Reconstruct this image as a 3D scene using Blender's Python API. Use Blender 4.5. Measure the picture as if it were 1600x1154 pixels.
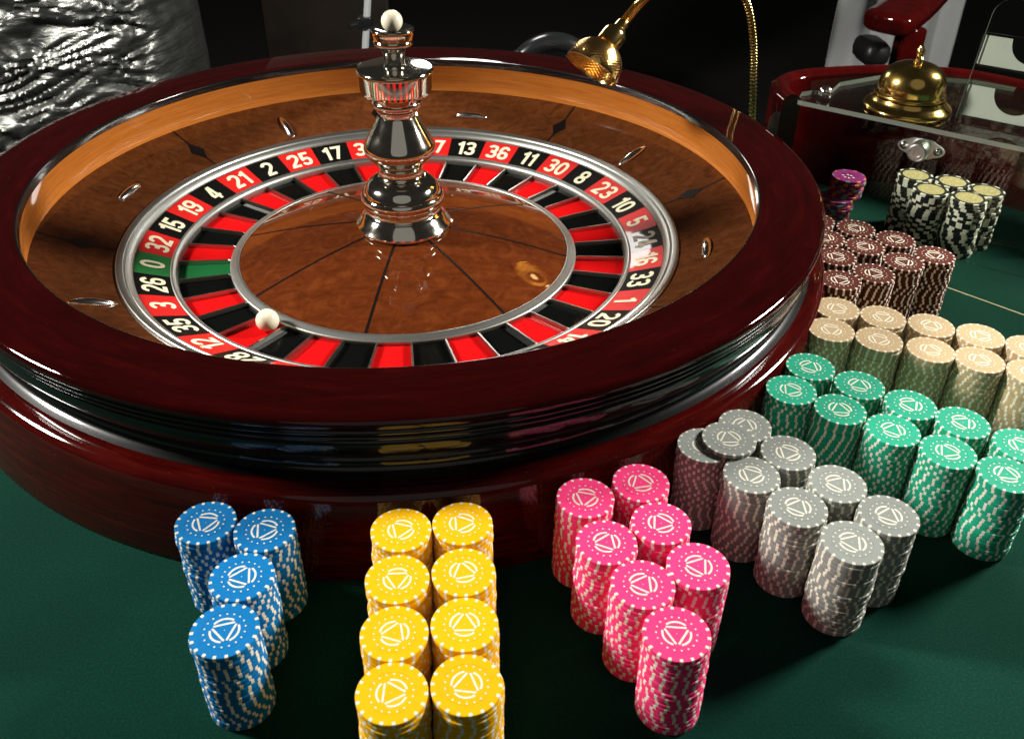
import bpy, bmesh, math, random
from mathutils import Vector, Matrix, noise

PI = math.pi
random.seed(7)
for o in list(bpy.data.objects):
    bpy.data.objects.remove(o, do_unlink=True)
SC = bpy.context.scene
COL = SC.collection

# ------------------------------------------------------------------ camera
cam_d = bpy.data.cameras.new('camera')
cam = bpy.data.objects.new('camera', cam_d)
COL.objects.link(cam)
CPOS = Vector((0.04635, -0.87381, 0.49092))
FW = Vector((0.06508531, 0.82949816, -0.55470415))
RT = Vector((0.99737761, -0.07170744, 0.00979522))
UPV = Vector((0.0316513, 0.55388703, 0.83199))
m = Matrix.Identity(4)
for i in range(3):
    m[i][0], m[i][1], m[i][2], m[i][3] = RT[i], UPV[i], -FW[i], CPOS[i]
cam.matrix_world = m
cam_d.sensor_width = 36.0
cam_d.lens = 1431.59 / 1600 * 36.0
cam_d.shift_y = -45.0 / 1600
cam_d.clip_start = 0.01
cam_d.clip_end = 50
cam_d.dof.use_dof = True
cam_d.dof.focus_distance = 0.80
cam_d.dof.aperture_fstop = 17.0
SC.camera = cam

# ------------------------------------------------------------------ world, lamps, exposure
w = bpy.data.worlds.new('World')
SC.world = w
w.use_nodes = True
w.node_tree.nodes['Background'].inputs[0].default_value = (1.0, 0.96, 0.87, 1)
w.node_tree.nodes['Background'].inputs[1].default_value = 0.020


def lamp(name, loc, target, size, power, col):
    d = bpy.data.lights.new(name, 'AREA')
    d.shape = 'DISK'
    d.size = size
    d.energy = power
    d.color = col
    o = bpy.data.objects.new(name, d)
    COL.objects.link(o)
    o.location = loc
    o.rotation_euler = (Vector(target) - Vector(loc)).to_track_quat('-Z', 'Y').to_euler()
    return o


lamp('studio_light', (-1.55, 0.06, 1.08), (0.0, -0.15, 0.05), 0.34, 64, (1.0, 0.96, 0.89))
lamp('studio_light', (1.65, 0.20, 0.95), (0.1, -0.15, 0.05), 0.34, 64, (1.0, 0.96, 0.89))
lamp('small_light', (0.088, 0.82, 0.410), (0.2, 0.0, 0.05), 0.16, 1.1, (1.0, 0.96, 0.90))

lamp('added_fill_light', (0.0, -3.2, 2.6), (0.0, 0.0, 0.1), 3.6, 6.2, (1.0, 0.97, 0.90))  # added disc behind the camera: frontal fill and grey reflections on the spindle

SC.view_settings.view_transform = 'Standard'
SC.view_settings.look = 'None'
SC.view_settings.exposure = 0.0
SC.view_settings.gamma = 1.0
SC.view_settings.use_curve_mapping = False
try:
    SC.cycles.use_denoising = True
    SC.cycles.max_bounces = 10
    SC.cycles.transparent_max_bounces = 12
    SC.cycles.sample_clamp_indirect = 6.0
    SC.cycles.caustics_reflective = False
    SC.cycles.caustics_refractive = False
except Exception:
    pass


# ------------------------------------------------------------------ materials
def new_mat(name):
    mt = bpy.data.materials.new(name)
    mt.use_nodes = True
    nt = mt.node_tree
    return mt, nt, nt.nodes['Principled BSDF']


def setp(b, **k):
    names = dict(color='Base Color', metal='Metallic', rough='Roughness', spec='Specular IOR Level',
                 coat='Coat Weight', coatr='Coat Roughness', sheen='Sheen Weight', sheenr='Sheen Roughness', ior='IOR')
    for a, v in k.items():
        s = b.inputs[names[a]]
        s.default_value = (*v, 1) if a == 'color' else v


def nd(nt, typ, **k):
    n = nt.nodes.new(typ)
    for a, v in k.items():
        setattr(n, a, v)
    return n


def math_node(nt, op, a, b=None):
    n = nd(nt, 'ShaderNodeMath', operation=op)
    for i, v in enumerate((a, b)):
        if v is None:
            continue
        if isinstance(v, (int, float)):
            n.inputs[i].default_value = v
        else:
            nt.links.new(v, n.inputs[i])
    return n.outputs[0]


def ramp(nt, fac, stops):
    r = nd(nt, 'ShaderNodeValToRGB')
    e = r.color_ramp.elements
    while len(e) < len(stops):
        e.new(0.5)
    for el, (p, c) in zip(e, stops):
        el.position = p
        el.color = (*c, 1)
    nt.links.new(fac, r.inputs[0])
    return r.outputs[0]


def plain(name, color, rough=0.4, metal=0.0, coat=0.0, coatr=0.05, spec=0.5, bump=0.0, bscale=400, var=0.0, rvar=0.0):
    mt, nt, b = new_mat(name)
    setp(b, color=color, rough=rough, metal=metal, coat=coat, coatr=coatr, spec=spec)
    tc = nd(nt, 'ShaderNodeTexCoord')
    if bump or var or rvar:
        n = nd(nt, 'ShaderNodeTexNoise')
        n.inputs['Scale'].default_value = bscale
        n.inputs['Detail'].default_value = 4
        nt.links.new(tc.outputs['Object'], n.inputs['Vector'])
    if bump:
        bp = nd(nt, 'ShaderNodeBump')
        bp.inputs['Strength'].default_value = bump
        bp.inputs['Distance'].default_value = 0.001
        nt.links.new(n.outputs[0], bp.inputs['Height'])
        nt.links.new(bp.outputs[0], b.inputs['Normal'])
    if var:
        c2 = ramp(nt, n.outputs[0], [(0.3, tuple(x * (1 - var) for x in color)), (0.7, tuple(min(1, x * (1 + var)) for x in color))])
        nt.links.new(c2, b.inputs['Base Color'])
    if rvar:
        mr = nd(nt, 'ShaderNodeMapRange')
        mr.inputs[1].default_value = 0.3
        mr.inputs[2].default_value = 0.7
        mr.inputs[3].default_value = max(0.02, rough - rvar)
        mr.inputs[4].default_value = rough + rvar
        nt.links.new(n.outputs[0], mr.inputs[0])
        nt.links.new(mr.outputs[0], b.inputs['Roughness'])
    return mt


def polar_vec(nt, ka, kr, kz, rnd=0.0):
    """(angle*ka, radius*kr, z*kz): the grain runs round a turned part"""
    tc = nd(nt, 'ShaderNodeTexCoord')
    s = nd(nt, 'ShaderNodeSeparateXYZ')
    nt.links.new(tc.outputs['Object'], s.inputs[0])
    ang = math_node(nt, 'ARCTAN2', s.outputs[1], s.outputs[0])
    rr = math_node(nt, 'SQRT', math_node(nt, 'ADD', math_node(nt, 'POWER', s.outputs[0], 2), math_node(nt, 'POWER', s.outputs[1], 2)))
    c = nd(nt, 'ShaderNodeCombineXYZ')
    nt.links.new(math_node(nt, 'MULTIPLY', ang, ka), c.inputs[0])
    nt.links.new(math_node(nt, 'MULTIPLY', rr, kr), c.inputs[1])
    nt.links.new(math_node(nt, 'MULTIPLY', s.outputs[2], kz), c.inputs[2])
    return c.outputs[0], rr


def turned_wood(name, stops, ka, kr, kz, rough=0.35, coat=1.0, coatr=0.04, dust=0.0):
    mt, nt, b = new_mat(name)
    v, _ = polar_vec(nt, ka, kr, kz)
    n = nd(nt, 'ShaderNodeTexNoise')
    n.inputs['Scale'].default_value = 1.0
    n.inputs['Detail'].default_value = 6
    n.inputs['Roughness'].default_value = 0.65
    n.inputs['Distortion'].default_value = 0.4
    nt.links.new(v, n.inputs['Vector'])
    nt.links.new(ramp(nt, n.outputs[0], stops), b.inputs['Base Color'])
    setp(b, rough=rough, coat=coat, coatr=coatr, spec=0.0)
    tc = nd(nt, 'ShaderNodeTexCoord')
    n2 = nd(nt, 'ShaderNodeTexNoise')
    n2.inputs['Scale'].default_value = 14
    n2.inputs['Detail'].default_value = 3
    nt.links.new(tc.outputs['Object'], n2.inputs['Vector'])
    mr = nd(nt, 'ShaderNodeMapRange')
    mr.inputs[1].default_value = 0.35
    mr.inputs[2].default_value = 0.75
    mr.inputs[3].default_value = coatr
    mr.inputs[4].default_value = coatr + 0.03
    nt.links.new(n2.outputs[0], mr.inputs[0])
    nt.links.new(mr.outputs[0], b.inputs['Coat Roughness'])
    if dust:
        # small pale specks of dust lying on the lacquer
        vo = nd(nt, 'ShaderNodeTexVoronoi')
        vo.inputs['Scale'].default_value = 520
        nt.links.new(tc.outputs['Object'], vo.inputs['Vector'])
        wn = nd(nt, 'ShaderNodeTexWhiteNoise')
        nt.links.new(vo.outputs['Color'], wn.inputs['Vector'])
        near = math_node(nt, 'LESS_THAN', vo.outputs['Distance'], 0.085)
        few = math_node(nt, 'LESS_THAN', wn.outputs['Value'], dust)
        f = math_node(nt, 'MULTIPLY', near, few)
        d = nd(nt, 'ShaderNodeBsdfDiffuse')
        d.inputs[0].default_value = (0.24, 0.18, 0.16, 1)
        mx = nd(nt, 'ShaderNodeMixShader')
        nt.links.new(f, mx.inputs[0])
        nt.links.new(b.outputs[0], mx.inputs[1])
        nt.links.new(d.outputs[0], mx.inputs[2])
        nt.links.new(mx.outputs[0], nt.nodes['Material Output'].inputs['Surface'])
    return mt


def burl(name, stops, scale=22, coatr=0.03):
    mt, nt, b = new_mat(name)
    tc = nd(nt, 'ShaderNodeTexCoord')
    oi = nd(nt, 'ShaderNodeObjectInfo')
    sc = nd(nt, 'ShaderNodeVectorMath', operation='SCALE')
    cb = nd(nt, 'ShaderNodeCombineXYZ')
    for i in range(3):
        nt.links.new(oi.outputs['Random'], cb.inputs[i])
    nt.links.new(cb.outputs[0], sc.inputs[0])
    sc.inputs['Scale'].default_value = 5.0
    ad = nd(nt, 'ShaderNodeVectorMath', operation='ADD')
    nt.links.new(tc.outputs['Object'], ad.inputs[0])
    nt.links.new(sc.outputs[0], ad.inputs[1])
    n = nd(nt, 'ShaderNodeTexNoise')
    n.inputs['Scale'].default_value = scale
    n.inputs['Detail'].default_value = 9
    n.inputs['Roughness'].default_value = 0.68
    n.inputs['Distortion'].default_value = 1.6
    nt.links.new(ad.outputs[0], n.inputs['Vector'])
    mp = nd(nt, 'ShaderNodeMapping')
    mp.inputs['Scale'].default_value = (6, 30, 30)
    nt.links.new(ad.outputs[0], mp.inputs['Vector'])
    n2 = nd(nt, 'ShaderNodeTexNoise')
    n2.inputs['Scale'].default_value = 5
    n2.inputs['Detail'].default_value = 5
    nt.links.new(mp.outputs[0], n2.inputs['Vector'])
    f = math_node(nt, 'ADD', math_node(nt, 'MULTIPLY', n.outputs[0], 0.72), math_node(nt, 'MULTIPLY', n2.outputs[0], 0.28))
    nt.links.new(ramp(nt, f, stops), b.inputs['Base Color'])
    setp(b, rough=0.4, coat=1.0, coatr=coatr, spec=0.0)
    return mt


def brushed(name, color, rough):
    mt, nt, b = new_mat(name)
    v, _ = polar_vec(nt, 2.0, 2600, 2600)
    n = nd(nt, 'ShaderNodeTexNoise')
    n.inputs['Scale'].default_value = 1.0
    n.inputs['Detail'].default_value = 2
    nt.links.new(v, n.inputs['Vector'])
    mr = nd(nt, 'ShaderNodeMapRange')
    mr.inputs[3].default_value = rough - 0.1
    mr.inputs[4].default_value = rough + 0.12
    nt.links.new(n.outputs[0], mr.inputs[0])
    nt.links.new(mr.outputs[0], b.inputs['Roughness'])
    c = ramp(nt, n.outputs[0], [(0.3, tuple(x * 0.85 for x in color)), (0.7, color)])
    nt.links.new(c, b.inputs['Base Color'])
    setp(b, metal=1.0)
    return mt


def acrylic(name, tint=(0.96, 0.98, 0.96), strength=1.0):
    mt, nt, b = new_mat(name)
    nt.nodes.remove(b)
    tr = nd(nt, 'ShaderNodeBsdfTransparent')
    tr.inputs[0].default_value = (*tint, 1)
    gl = nd(nt, 'ShaderNodeBsdfGlossy')
    gl.inputs['Roughness'].default_value = 0.04
    lw = nd(nt, 'ShaderNodeLayerWeight')
    lw.inputs[0].default_value = 0.5
    fac = math_node(nt, 'ADD', math_node(nt, 'MULTIPLY', math_node(nt, 'POWER', lw.outputs['Facing'], 5), 0.96), 0.04)
    mx = nd(nt, 'ShaderNodeMixShader')
    nt.links.new(math_node(nt, 'MULTIPLY', fac, strength), mx.inputs[0])
    nt.links.new(tr.outputs[0], mx.inputs[1])
    nt.links.new(gl.outputs[0], mx.inputs[2])
    nt.links.new(mx.outputs[0], nt.nodes['Material Output'].inputs['Surface'])
    return mt


M = {}
M['mahogany'] = turned_wood('mahogany_lacquer', [(0.30, (0.011, 0.0005, 0.0005)), (0.55, (0.019, 0.0007, 0.0007)), (0.75, (0.030, 0.0014, 0.0011))], 6, 90, 90, coatr=0.03, dust=0.008)
M['mahogany_base'] = turned_wood('mahogany_base_lacquer', [(0.30, (0.018, 0.0010, 0.0009)), (0.55, (0.046, 0.0022, 0.0016)), (0.75, (0.082, 0.0055, 0.0032))], 7, 130, 260, coatr=0.05, dust=0.16)
M['mahogany_rail'] = turned_wood('mahogany_rail_lacquer', [(0.30, (0.022, 0.0009, 0.0009)), (0.6, (0.044, 0.0018, 0.0016))], 5, 40, 40, coatr=0.03)
M['maple'] = turned_wood('maple_lacquer', [(0.25, (0.36, 0.105, 0.014)), (0.55, (0.47, 0.155, 0.026)), (0.8, (0.56, 0.21, 0.042))], 7, 50, 420, rough=0.45, coatr=0.06)
M['burl_apron'] = burl('walnut_burl', [(0.34, (0.052, 0.0145, 0.0040)), (0.50, (0.086, 0.0255, 0.0074)), (0.66, (0.124, 0.040, 0.0120))], 46)
M['burl_cone'] = burl('redwood_burl', [(0.34, (0.064, 0.0130, 0.0030)), (0.50, (0.100, 0.0215, 0.0050)), (0.68, (0.150, 0.036, 0.0085))], 46)
M['black_lacquer'] = plain('black_lacquer', (0.0035, 0.0035, 0.0035), 0.3, spec=0.1, coat=1.0, coatr=0.07)
M['inlay_black'] = plain('ebony_inlay', (0.004, 0.0035, 0.003), 0.5, spec=0.1, coat=0.15, coatr=0.04)
M['silver'] = brushed('brushed_nickel', (0.43, 0.44, 0.41), 0.40)
M['nickel'] = plain('polished_nickel', (0.86, 0.81, 0.71), 0.08, metal=1.0, rvar=0.03, bscale=90)
M['fret'] = plain('fret_metal', (0.50, 0.49, 0.45), 0.28, metal=1.0)
M['t_red'] = plain('red_enamel', (0.62, 0.012, 0.010), 0.45, spec=0.2, coat=0.45, coatr=0.035, var=0.06, bscale=60)
M['t_black'] = plain('black_enamel', (0.005, 0.005, 0.0045), 0.45, spec=0.03, coat=0.45, coatr=0.035)
M['t_green'] = plain('green_enamel', (0.012, 0.16, 0.035), 0.45, spec=0.2, coat=0.45, coatr=0.035)
M['p_red'] = plain('pocket_red', (0.58, 0.006, 0.007), 0.6, spec=0.0, coat=0.06, coatr=0.04)
M['p_black'] = plain('pocket_black', (0.0035, 0.004, 0.0035), 0.6, spec=0.0, coat=0.10, coatr=0.03)
M['p_green'] = plain('pocket_green', (0.010, 0.13, 0.035), 0.55, spec=0.08, coat=0.08, coatr=0.04)
M['numeral'] = plain('cream_print', (0.80, 0.74, 0.52), 0.5, var=0.08, bscale=250)
M['ivory'] = plain('ivory_ball', (0.86, 0.80, 0.60), 0.28, coat=0.4, coatr=0.1)
M['brass'] = plain('brass', (0.66, 0.45, 0.13), 0.17, metal=1.0, rvar=0.05, bscale=60)
M['gold'] = plain('polished_gold', (0.80, 0.56, 0.20), 0.14, metal=1.0)
M['chrome'] = plain('chrome', (0.75, 0.75, 0.74), 0.16, metal=1.0)
M['satin'] = plain('satin_steel', (0.80, 0.80, 0.77), 0.36, metal=1.0)
M['acrylic'] = acrylic('clear_acrylic', (0.93, 0.96, 0.93), 1.0)
M['acrylic_edge'] = plain('acrylic_polished_edge', (0.20, 0.225, 0.185), 0.25, coat=0.8)
M['paper'] = plain('white_card', (0.62, 0.62, 0.57), 0.7, var=0.04, bscale=40)
M['cloth'] = plain('pale_cloth', (0.30, 0.31, 0.31), 0.85, bump=0.4, bscale=90)
M['rubber'] = plain('black_gloss_plastic', (0.010, 0.011, 0.012), 0.25, coat=0.6, coatr=0.1)
M['leather'] = plain('black_leather', (0.008, 0.008, 0.008), 0.4, bump=0.3, bscale=120)
M['carpet'] = plain('dark_carpet', (0.006, 0.005, 0.004), 0.95, bump=0.5, bscale=200, var=0.3)
M['print_line'] = plain('tan_printed_line', (0.42, 0.33, 0.20), 0.8)
M['foil'] = plain('crumpled_black_film', (0.145, 0.15, 0.142), 0.36, metal=0.85, rvar=0.08, bscale=25)
M['stand_grey'] = plain('grey_painted_metal', (0.42, 0.44, 0.44), 0.35)
M['dark_wood'] = plain('dark_brown_wood', (0.020, 0.013, 0.008), 0.6, var=0.3, bscale=20)
M['chip_white'] = plain('chip_white', (0.76, 0.73, 0.60), 0.55, spec=0.2, var=0.13, bscale=420)
nt = M['foil'].node_tree
tc = nd(nt, 'ShaderNodeTexCoord'); mp = nd(nt, 'ShaderNodeMapping'); mp.inputs['Scale'].default_value = (9, 4, 30)
n1 = nd(nt, 'ShaderNodeTexNoise'); n1.inputs['Scale'].default_value = 2.2; n1.inputs['Detail'].default_value = 4; n1.inputs['Distortion'].default_value = 0.8
nt.links.new(tc.outputs['Object'], mp.inputs['Vector']); nt.links.new(mp.outputs[0], n1.inputs['Vector'])
bp = nd(nt, 'ShaderNodeBump'); bp.inputs['Strength'].default_value = 0.4; bp.inputs['Distance'].default_value = 0.012
nt.links.new(n1.outputs[0], bp.inputs['Height']); nt.links.new(bp.outputs[0], nt.nodes['Principled BSDF'].inputs['Normal'])
M['chip_gold'] = plain('chip_gold_inlay', (0.58, 0.47, 0.22), 0.38, metal=0.3, var=0.3, bscale=330)
M['chip_orange'] = plain('chip_orange_spot', (0.70, 0.20, 0.04), 0.5)
M['chip_teal'] = plain('chip_teal_spot', (0.12, 0.30, 0.22), 0.5)
CHIPC = dict(blue=(0.002, 0.155, 0.42), yellow=(0.86, 0.46, 0.003), pink=(0.92, 0.050, 0.215), grey=(0.255, 0.275, 0.255),
             green=(0.018, 0.37, 0.225), tan=(0.49, 0.36, 0.20), brown=(0.088, 0.016, 0.009), black=(0.012, 0.012, 0.012), purple=(0.23, 0.020, 0.14))
for k, c in CHIPC.items():
    mt = plain('chip_%s_clay' % k, c, 0.6, spec=0.12, bump=0.12, bscale=900)
    nt = mt.node_tree
    b = nt.nodes['Principled BSDF']
    tc = nd(nt, 'ShaderNodeTexCoord'); oi = nd(nt, 'ShaderNodeObjectInfo')
    ad = nd(nt, 'ShaderNodeVectorMath', operation='ADD')
    nt.links.new(tc.outputs['Object'], ad.inputs[0]); nt.links.new(oi.outputs['Random'], ad.inputs[1])
    ns = nd(nt, 'ShaderNodeTexNoise'); ns.inputs['Scale'].default_value = 160; ns.inputs['Detail'].default_value = 6
    nt.links.new(ad.outputs[0], ns.inputs['Vector'])
    # handling grime and batch difference between chips
    fv = math_node(nt, 'ADD', math_node(nt, 'MULTIPLY', ns.outputs[0], 0.55), math_node(nt, 'MULTIPLY', oi.outputs['Random'], 0.45))
    nt.links.new(ramp(nt, fv, [(0.15, tuple(x * 0.86 for x in c)), (0.8, tuple(min(1, x * 1.06) for x in c))]), b.inputs['Base Color'])
    M['chip_' + k + '_clay'] = mt

# felt: two noise sizes for nap and wear
mt, nt, b = new_mat('green_felt')
tc = nd(nt, 'ShaderNodeTexCoord')
n1 = nd(nt, 'ShaderNodeTexNoise'); n1.inputs['Scale'].default_value = 620; n1.inputs['Detail'].default_value = 3
n2 = nd(nt, 'ShaderNodeTexNoise'); n2.inputs['Scale'].default_value = 7; n2.inputs['Detail'].default_value = 5
nt.links.new(tc.outputs['Object'], n1.inputs['Vector'])
nt.links.new(tc.outputs['Object'], n2.inputs['Vector'])
f = math_node(nt, 'ADD', math_node(nt, 'MULTIPLY', n1.outputs[0], 0.6), math_node(nt, 'MULTIPLY', n2.outputs[0], 0.4))
nt.links.new(ramp(nt, f, [(0.3, (0.0016, 0.021, 0.0135)), (0.55, (0.0026, 0.036, 0.023)), (0.75, (0.006, 0.060, 0.040))]), b.inputs['Base Color'])
bp = nd(nt, 'ShaderNodeBump'); bp.inputs['Strength'].default_value = 0.5; bp.inputs['Distance'].default_value = 0.0006
nt.links.new(n1.outputs[0], bp.inputs['Height'])
nt.links.new(bp.outputs[0], b.inputs['Normal'])
setp(b, rough=0.95, spec=0.03, sheen=0.04, sheenr=0.5)
M['felt'] = mt


# ------------------------------------------------------------------ mesh helpers
def link(name, me, mats, parent=None, smooth=None, loc=None):
    if not isinstance(mats, (list, tuple)):
        mats = [mats]
    if not len(me.materials):
        for mm in mats:
            me.materials.append(M[mm] if isinstance(mm, str) else mm)
    if smooth is not None:
        me.polygons.foreach_set('use_smooth', [True] * len(me.polygons))
        me.set_sharp_from_angle(angle=math.radians(smooth))
    o = bpy.data.objects.new(name, me)
    COL.objects.link(o)
    if parent is not None:
        o.parent = parent
    if loc is not None:
        o.location = loc
    return o


def mesh(verts, faces, midx=None, name='m'):
    me = bpy.data.meshes.new(name)
    me.from_pydata([tuple(v) for v in verts], [], faces)
    if midx:
        me.polygons.foreach_set('material_index', midx)
    me.update()
    return me


def tag(o, label=None, cat=None, group=None, kind=None):
    if label: o['label'] = label
    if cat: o['category'] = cat
    if group: o['group'] = group
    if kind: o['kind'] = kind
    return o


def thing(name, loc, label, cat, group=None):
    o = bpy.data.objects.new(name, None)
    o.empty_display_size = 0.02
    COL.objects.link(o)
    o.location = loc
    return tag(o, label, cat, group)


def lathe(prof, segs=192, a0=0.0, a1=2 * PI, close_profile=False):
    full = abs(a1 - a0 - 2 * PI) < 1e-6
    na = segs if full else segs + 1
    vs, fs = [], []
    n = len(prof)
    for i in range(na):
        a = a0 + (a1 - a0) * i / segs
        c, s = math.cos(a), math.sin(a)
        for r, z in prof:
            vs.append((r * c, r * s, z))
    for i in range(segs):
        j = (i + 1) % na
        for k in range(n if close_profile else n - 1):
            k2 = (k + 1) % n
            fs.append((i * n + k, j * n + k, j * n + k2, i * n + k2))
    if not full and close_profile:
        fs.append(tuple(range(n)))
        fs.append(tuple(reversed([segs * n + k for k in range(n)])))
    me = mesh(vs, fs)
    bm = bmesh.new(); bm.from_mesh(me)
    bmesh.ops.remove_doubles(bm, verts=bm.verts, dist=1e-6)
    bmesh.ops.recalc_face_normals(bm, faces=bm.faces)
    bm.to_mesh(me); bm.free()
    return me


def spline(pts, sub=6):
    """Catmull-Rom through points of any dimension"""
    out = []
    n = len(pts)
    for i in range(n - 1):
        p0, p1, p2, p3 = pts[max(i - 1, 0)], pts[i], pts[i + 1], pts[min(i + 2, n - 1)]
        for k in range(sub):
            t = k / sub
            out.append(tuple(0.5 * (2 * b_ + (c_ - a_) * t + (2 * a_ - 5 * b_ + 4 * c_ - d_) * t * t + (3 * b_ - a_ - 3 * c_ + d_) * t ** 3)
                             for a_, b_, c_, d_ in zip(p0, p1, p2, p3)))
    out.append(tuple(pts[-1]))
    return out


def tube(path, rad, seg=14, caps=True):
    P = [Vector(p) for p in path]
    vs, fs = [], []
    t0 = (P[1] - P[0]).normalized()
    nrm = t0.orthogonal().normalized()
    for i, p in enumerate(P):
        t = (P[min(i + 1, len(P) - 1)] - P[max(i - 1, 0)]).normalized()
        nrm = (nrm - t * nrm.dot(t)).normalized()
        bn = t.cross(nrm)
        r = rad(i / (len(P) - 1)) if callable(rad) else rad
        for k in range(seg):
            a = 2 * PI * k / seg
            vs.append(p + (nrm * math.cos(a) + bn * math.sin(a)) * r)
    for i in range(len(P) - 1):
        for k in range(seg):
            k2 = (k + 1) % seg
            fs.append((i * seg + k, i * seg + k2, (i + 1) * seg + k2, (i + 1) * seg + k))
    if caps:
        fs.append(tuple(reversed(range(seg))))
        fs.append(tuple(range((len(P) - 1) * seg, len(P) * seg)))
    return mesh(vs, fs)


def slab(poly, z0, z1, bevel=0.0):
    """vertical prism over a plan outline"""
    n = len(poly)
    vs = [(x, y, z0) for x, y in poly] + [(x, y, z1) for x, y in poly]
    fs = [tuple(reversed(range(n))), tuple(range(n, 2 * n))] + [(i, (i + 1) % n, n + (i + 1) % n, n + i) for i in range(n)]
    me = mesh(vs, fs)
    bm = bmesh.new(); bm.from_mesh(me)
    bmesh.ops.recalc_face_normals(bm, faces=bm.faces)
    if bevel:
        bmesh.ops.bevel(bm, geom=[e for e in bm.edges], offset=bevel, segments=2, affect='EDGES', profile=0.6)
    bm.to_mesh(me); bm.free()
    return me


def join_meshes(parts):
    vs, fs = [], []
    for me in parts:
        o = len(vs)
        vs += [tuple(v.co) for v in me.vertices]
        fs += [tuple(o + i for i in p.vertices) for p in me.polygons]
    return mesh(vs, fs)


def box_mesh(sx, sy, sz, c=(0, 0, 0), bevel=0.0):
    bm = bmesh.new()
    bmesh.ops.create_cube(bm, size=1.0)
    for v in bm.verts:
        v.co = Vector((v.co.x * sx + c[0], v.co.y * sy + c[1], v.co.z * sz + c[2]))
    if bevel:
        bmesh.ops.bevel(bm, geom=list(bm.edges), offset=bevel, segments=3, affect='EDGES', profile=0.6)
    me = bpy.data.meshes.new('box')
    bm.to_mesh(me); bm.free()
    return me


# ================================================================== the setting
floor = tag(link('floor', mesh([(-6, -4, -0.85), (6, -4, -0.85), (6, 9, -0.85), (-6, 9, -0.85)], [(0, 1, 2, 3)]), 'carpet'), kind='structure')
table = tag(link('table_top', slab([(-1.15, -1.2), (0.98, -1.2), (0.98, 0.22), (0.90, 0.30), (0.56, 0.355), (0.44, 0.365), (0.34, 0.47), (-0.30, 0.47), (-0.45, 0.30), (-0.62, 0.05), (-1.15, -0.35)], -0.045, 0.0, 0.006), 'felt'), kind='structure')
# thin printed line on the felt
A, B = Vector((0.515, 0.002)), Vector((0.90, -0.424))
dr = (B - A).normalized(); nn = Vector((-dr.y, dr.x)) * 0.0011
pl = mesh([(A.x + nn.x, A.y + nn.y, 0.0004), (A.x - nn.x, A.y - nn.y, 0.0004), (B.x - nn.x, B.y - nn.y, 0.0004), (B.x + nn.x, B.y + nn.y, 0.0004)], [(0, 1, 2, 3)])
link('printed_line', pl, 'print_line', table)

# ================================================================== the roulette wheel
W = thing('roulette', (0, 0, 0), 'large mahogany roulette wheel with numbered ring and tall silver spindle', 'roulette wheel')
base_p = [(0.30, 0.0006), (0.4335, 0.0006)] + spline([(0.4338, 0.002), (0.4325, 0.025), (0.4285, 0.050), (0.4255, 0.0625), (0.4228, 0.0675), (0.4185, 0.0700), (0.4110, 0.0716)], 5) + [(0.400, 0.0718)]
link('base_ring', lathe(base_p, 256), 'mahogany_base', W, 35)
mould_p = [(0.400, 0.0719)] + spline([(0.4095, 0.0720), (0.4030, 0.0750), (0.4010, 0.0800), (0.4022, 0.0832), (0.4058, 0.0846), (0.4072, 0.0866)], 4) + \
    spline([(0.4062, 0.0882), (0.4088, 0.0925), (0.4098, 0.0970), (0.4094, 0.1015), (0.4082, 0.1040)], 5) + spline([(0.4074, 0.1046), (0.4106, 0.1062), (0.4112, 0.1082), (0.4098, 0.1096)], 4) + \
    spline([(0.4092, 0.1102), (0.4120, 0.1116), (0.4126, 0.1136), (0.4112, 0.1153)], 4) + [(0.40, 0.1160)]
link('outer_moulding', lathe(mould_p, 256), 'black_lacquer', W, 40)
rim_p = [(0.40, 0.1161)] + spline([(0.4125, 0.1162), (0.4142, 0.1185), (0.4142, 0.1215), (0.4122, 0.1240), (0.4085, 0.1251), (0.4020, 0.1256), (0.3850, 0.1258), (0.3650, 0.1253), (0.3552, 0.1247)], 6)
link('rim', lathe(rim_p, 256), 'mahogany', W, 40)
lip_p = spline([(0.3551, 0.1248), (0.3542, 0.1246), (0.3533, 0.1238), (0.3530, 0.1226)], 4) + [(0.3526, 0.1166), (0.3560, 0.1162)]
link('rim_lip', lathe(lip_p, 256), 'black_lacquer', W, 40)
track_p = spline([(0.3527, 0.1163), (0.3542, 0.1095), (0.3558, 0.1000), (0.3568, 0.0920), (0.3566, 0.0860), (0.3556, 0.0822)], 5)
link('ball_track', lathe(track_p, 256), 'maple', W, 60)


def apron_z(r):
    return 0.0553 + (r - 0.2862) / (0.3560 - 0.2862) * 0.0270 - 0.0012 * math.sin(PI * (r - 0.2862) / 0.0698)


ap_prof = [(0.2862 + 0.0698 * i / 8, apron_z(0.2862 + 0.0698 * i / 8)) for i in range(9)]
for k in range(8):
    a0 = math.radians(7.6 + 45 * k)
    link('apron_veneer_panel', lathe(ap_prof, 24, a0, a0 + math.radians(44.99)), 'burl_apron', W, 60)
# ebony line with a diamond across each joint
for k in range(8):
    a = math.radians(7.6 + 45 * k)
    ca, sa = math.cos(a), math.sin(a)

    def on(r, t, dz=0.0004):
        return (r * ca - t * sa, r * sa + t * ca, apron_z(math.hypot(r, t)) + dz)
    vs, fs = [], []
    rs = [0.2866 + (0.3555 - 0.2866) * i / 14 for i in range(15)]
    for r in rs:
        w_ = 0.0009 + max(0.0, 0.0085 - abs(r - 0.3165) * 0.0085 / 0.0135)
        vs += [on(r, -w_), on(r, w_)]
    for i in range(14):
        fs.append((2 * i, 2 * i + 2, 2 * i + 3, 2 * i + 1))
    link('diamond_inlay', mesh(vs, fs), 'inlay_black', W, 60)
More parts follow.
